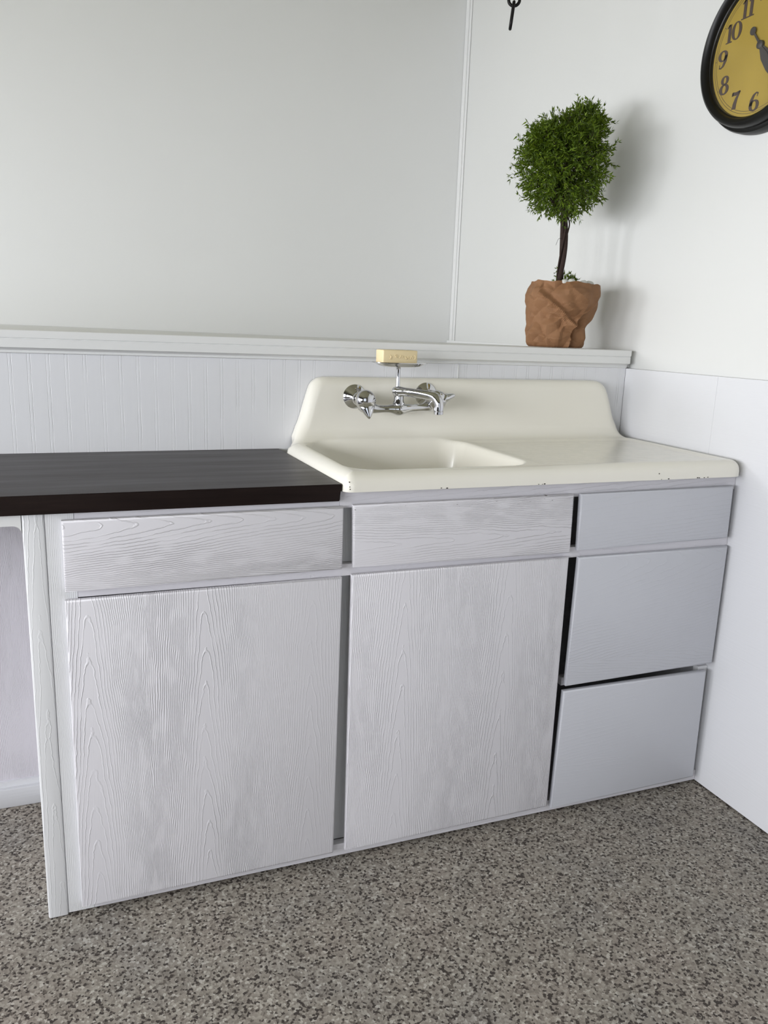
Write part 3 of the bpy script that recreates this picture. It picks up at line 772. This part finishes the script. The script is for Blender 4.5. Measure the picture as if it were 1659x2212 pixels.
# minute ring drawn on the dial
bm = bmesh.new()
for r_, wdt in ((.1480, .0005), (.1425, .0005)):
    A = [bm.verts.new((XF, KC.y + (r_ - wdt) * math.cos(2 * PI * i / 160), KC.z + (r_ - wdt) * math.sin(2 * PI * i / 160))) for i in range(160)]
    B = [bm.verts.new((XF, KC.y + (r_ + wdt) * math.cos(2 * PI * i / 160), KC.z + (r_ + wdt) * math.sin(2 * PI * i / 160))) for i in range(160)]
    for i in range(160): bm.faces.new((A[i], A[(i + 1) % 160], B[(i + 1) % 160], B[i]))
for i in range(12):
    a = 2 * PI * (i + .0) / 12; e = Vector((0, math.cos(a), math.sin(a))); f = Vector((0, -math.sin(a), math.cos(a))) * .0007
    c = Vector((XF, KC.y, KC.z)); bm.faces.new([bm.verts.new(q) for q in (c + e * .1425 - f, c + e * .1480 - f, c + e * .1480 + f, c + e * .1425 + f)])
obj('minute_ring', bm, M_ink, ck)
# numerals as variable-width pen strokes in a unit box, width up (u to the right, v up)
def arc(cx, cy, rx, ry, a0, a1, wfun, n=22):
    return [(cx + rx * math.cos(math.radians(a0 + (a1 - a0) * i / n)), cy + ry * math.sin(math.radians(a0 + (a1 - a0) * i / n)), wfun(math.radians(a0 + (a1 - a0) * i / n))) for i in range(n + 1)]
thick = lambda lo, hi: (lambda a: lo + (hi - lo) * abs(math.cos(a)) ** 1.4)
GL = {
 '0': [arc(0, .5, .22, .43, 0, 360, thick(.05, .13), 36)],
 '1': [[(0, .06, .13), (0, .94, .13)], [(-.18, .03, .05), (.18, .03, .05)], [(-.16, .78, .05), (0, .93, .09)]],
 '2': [arc(0, .70, .20, .24, 170, -30, thick(.05, .12)) + [(-.02, .32, .09), (-.20, .10, .06)], [(-.22, .07, .10), (.02, .10, .12), (.22, .06, .10)], [(-.18, .70, .12), (-.16, .72, .12)]],
 '3': [arc(0, .73, .18, .22, 160, -85, thick(.05, .12)), arc(0, .27, .21, .24, 85, -160, thick(.05, .13))],
 '4': [[(.07, .05, .12), (.07, .95, .12)], [(.05, .93, .05), (-.24, .30, .05)], [(-.26, .28, .08), (.24, .28, .08)], [(-.08, .03, .05), (.20, .03, .05)]],
 '5': [[(-.16, .92, .09), (.20, .92, .09)], [(-.15, .92, .05), (-.18, .52, .05)], arc(0, .30, .21, .26, 140, -160, thick(.05, .13))],
 '6': [arc(.0, .29, .20, .25, 0, 360, thick(.06, .13), 32), [(-.19, .30, .13), (-.17, .58, .13), (-.06, .82, .10), (.08, .92, .06), (.17, .86, .07)], [(.14, .80, .14), (.17, .79, .14)]],
 '7': [[(-.22, .74, .07), (-.20, .92, .07)], [(-.22, .86, .15), (-.02, .82, .15), (.22, .92, .07)], [(.21, .92, .05), (.03, .58, .12), (-.05, .30, .16), (-.06, .05, .17)]],
 '8': [arc(0, .74, .16, .20, 0, 360, thick(.06, .12), 28), arc(0, .27, .20, .24, 0, 360, thick(.06, .14), 28)],
 '9': [arc(0, .70, .20, .25, 0, 360, thick(.06, .13), 32), [(.19, .70, .13), (.17, .42, .13), (.06, .17, .10), (-.08, .08, .06), (-.17, .13, .07)], [(-.14, .20, .14), (-.17, .20, .14)]],
}
def numeral(txt, c, h, wsc=.92, rot=0.0):
    bm = bmesh.new(); adv = .42 if '1' in txt and len(txt) > 1 else .5
    if txt == '11': adv = .36
    for q, chv in enumerate(txt):
        ox = (q - (len(txt) - 1) / 2) * adv
        for st in GL[chv]:
            vs = []
            for i, p in enumerate(st):
                a = st[max(i - 1, 0)]; b_ = st[min(i + 1, len(st) - 1)]
                dx, dy = b_[0] - a[0], b_[1] - a[1]; l = math.hypot(dx, dy) or 1; nx_, ny_ = -dy / l, dx / l
                for s_ in (1, -1):
                    u = (p[0] + ox + s_ * nx_ * p[2] * .66) * h * wsc; v = (p[1] - .5 + s_ * ny_ * p[2] * .60) * h
                    vs.append(bm.verts.new((XF - .0002 - .00002 * q, c[0] - u, c[1] + v)))
            for i in range(0, len(vs) - 2, 2):
                try: bm.faces.new((vs[i], vs[i + 1], vs[i + 3], vs[i + 2]))
                except ValueError: pass
    bmesh.ops.remove_doubles(bm, verts=bm.verts, dist=1e-6)
    g = bmesh.ops.extrude_face_region(bm, geom=bm.faces[:])
    for v in g['geom']:
        if isinstance(v, bmesh.types.BMVert): v.co.x -= .0004
    return obj('numeral', bm, M_ink, ck)
RN = .1235
for k in range(1, 13):
    a = PI / 2 - 2 * PI * k / 12
    r_ = RN - (.010 if k in (10, 11) else 0)
    numeral(str(k), (KC.y - r_ * math.cos(a), KC.z + r_ * math.sin(a)), .045, 1.22)
# hands: the hour hand with its long ball-ended tail seen at the upper left, pointing to lower right
def blade(name, a, prof, xo):
    bm = bmesh.new(); e = Vector((0, -math.sin(a), math.cos(a))); f = Vector((0, math.cos(a), math.sin(a))); c = Vector((XF - xo, KC.y, KC.z))
    A = [bm.verts.new(c + e * r_ + f * w_) for r_, w_ in prof]; B = [bm.verts.new(c + e * r_ - f * w_) for r_, w_ in prof]
    for i in range(len(prof) - 1): bm.faces.new((A[i], A[i + 1], B[i + 1], B[i]))
    g = bmesh.ops.extrude_face_region(bm, geom=bm.faces[:])
    for v in g['geom']:
        if isinstance(v, bmesh.types.BMVert): v.co.x -= .0008
    return obj(name, bm, M_hand, ck)
aa = math.radians(143)
ball = [(-.0470 - .0095 * math.cos(t), .0090 * math.sin(t)) for t in [PI * i / 12 for i in range(13)]]
blade('hour_hand', aa, ball[:-1] + [(-.0370, .0022), (-.008, .0028), (.006, .004), (.016, .0075), (.040, .0150), (.058, .0135), (.078, .0020), (.090, .0008)], .004)
blade('minute_hand', math.radians(148), [(-.006, .004), (.010, .004), (.035, .0105), (.070, .009), (.100, .002), (.125, .0008)], .0062)
bm = bmesh.new(); lathe(bm, [(.0095, 0), (.0095, .007), (.006, .009), (0, .0095)], (XF, KC.y, KC.z), (-1, 0, 0), 28); obj('hub', bm, M_hand, ck, autosmooth=40)
bm = bmesh.new(); lathe(bm, [(.1555, 0), (.1555, .0015)], KC + Vector((-.0470, 0, 0)), (-1, 0, 0), 96); obj('glass_cover', bm, M_glass, ck)

# ------------------------------------------------------------------ hanging chain
CB = Vector((-.5825, .30, 1.9200))
ch = thing('hanging_chain', 'black iron chain hanging from the ceiling with its last link free', 'chain', (-.578, .30, ZC))
def link_at(c, d, side, L=.062, W=.0165, r=.0037):
    d = Vector(d).normalized(); side = Vector(side); side = (side - d * side.dot(d)).normalized(); bm = bmesh.new(); P = []
    hl = L / 2 - W
    for i in range(40):
        a = 2 * PI * i / 40; P.append((*(Vector(c) + side * (W - r) * math.cos(a) + d * ((W - r) * math.sin(a) + math.copysign(hl, math.sin(a)))), r, r))
    tube(bm, P, 10, 1, closed=True); return obj('link', bm, M_iron, ch, smooth=True)
L = .064; d0 = Vector((.10, 0, 1)).normalized()
view = Vector((.43, .90, 0)); lat = Vector((.90, -.43, 0))
link_at(CB + d0 * (L / 2), d0, view, L)
p = CB + d0 * (L - .0075); k = 1
bm_step = L - .0148
while p.z + L < ZC + .02:
    d = Vector((.06 if k == 1 else 0.0, 0, 1)).normalized()
    link_at(p + d * (L / 2 - .0075), d, lat if k % 2 else view, L); p = p + d * bm_step; k += 1
bm = bmesh.new(); hook = p
tube(bm, [(hook.x, hook.y, ZC, .004), (hook.x, hook.y, ZC - .02 if ZC - .02 > hook.z else hook.z + .01, .004), (hook.x + .012, hook.y, hook.z + .004, .004), (hook.x, hook.y, hook.z - .006, .004), (hook.x - .010, hook.y, hook.z + .004, .004)], 10, 6)
obj('ceiling_hook', bm, M_iron, ch, smooth=True)
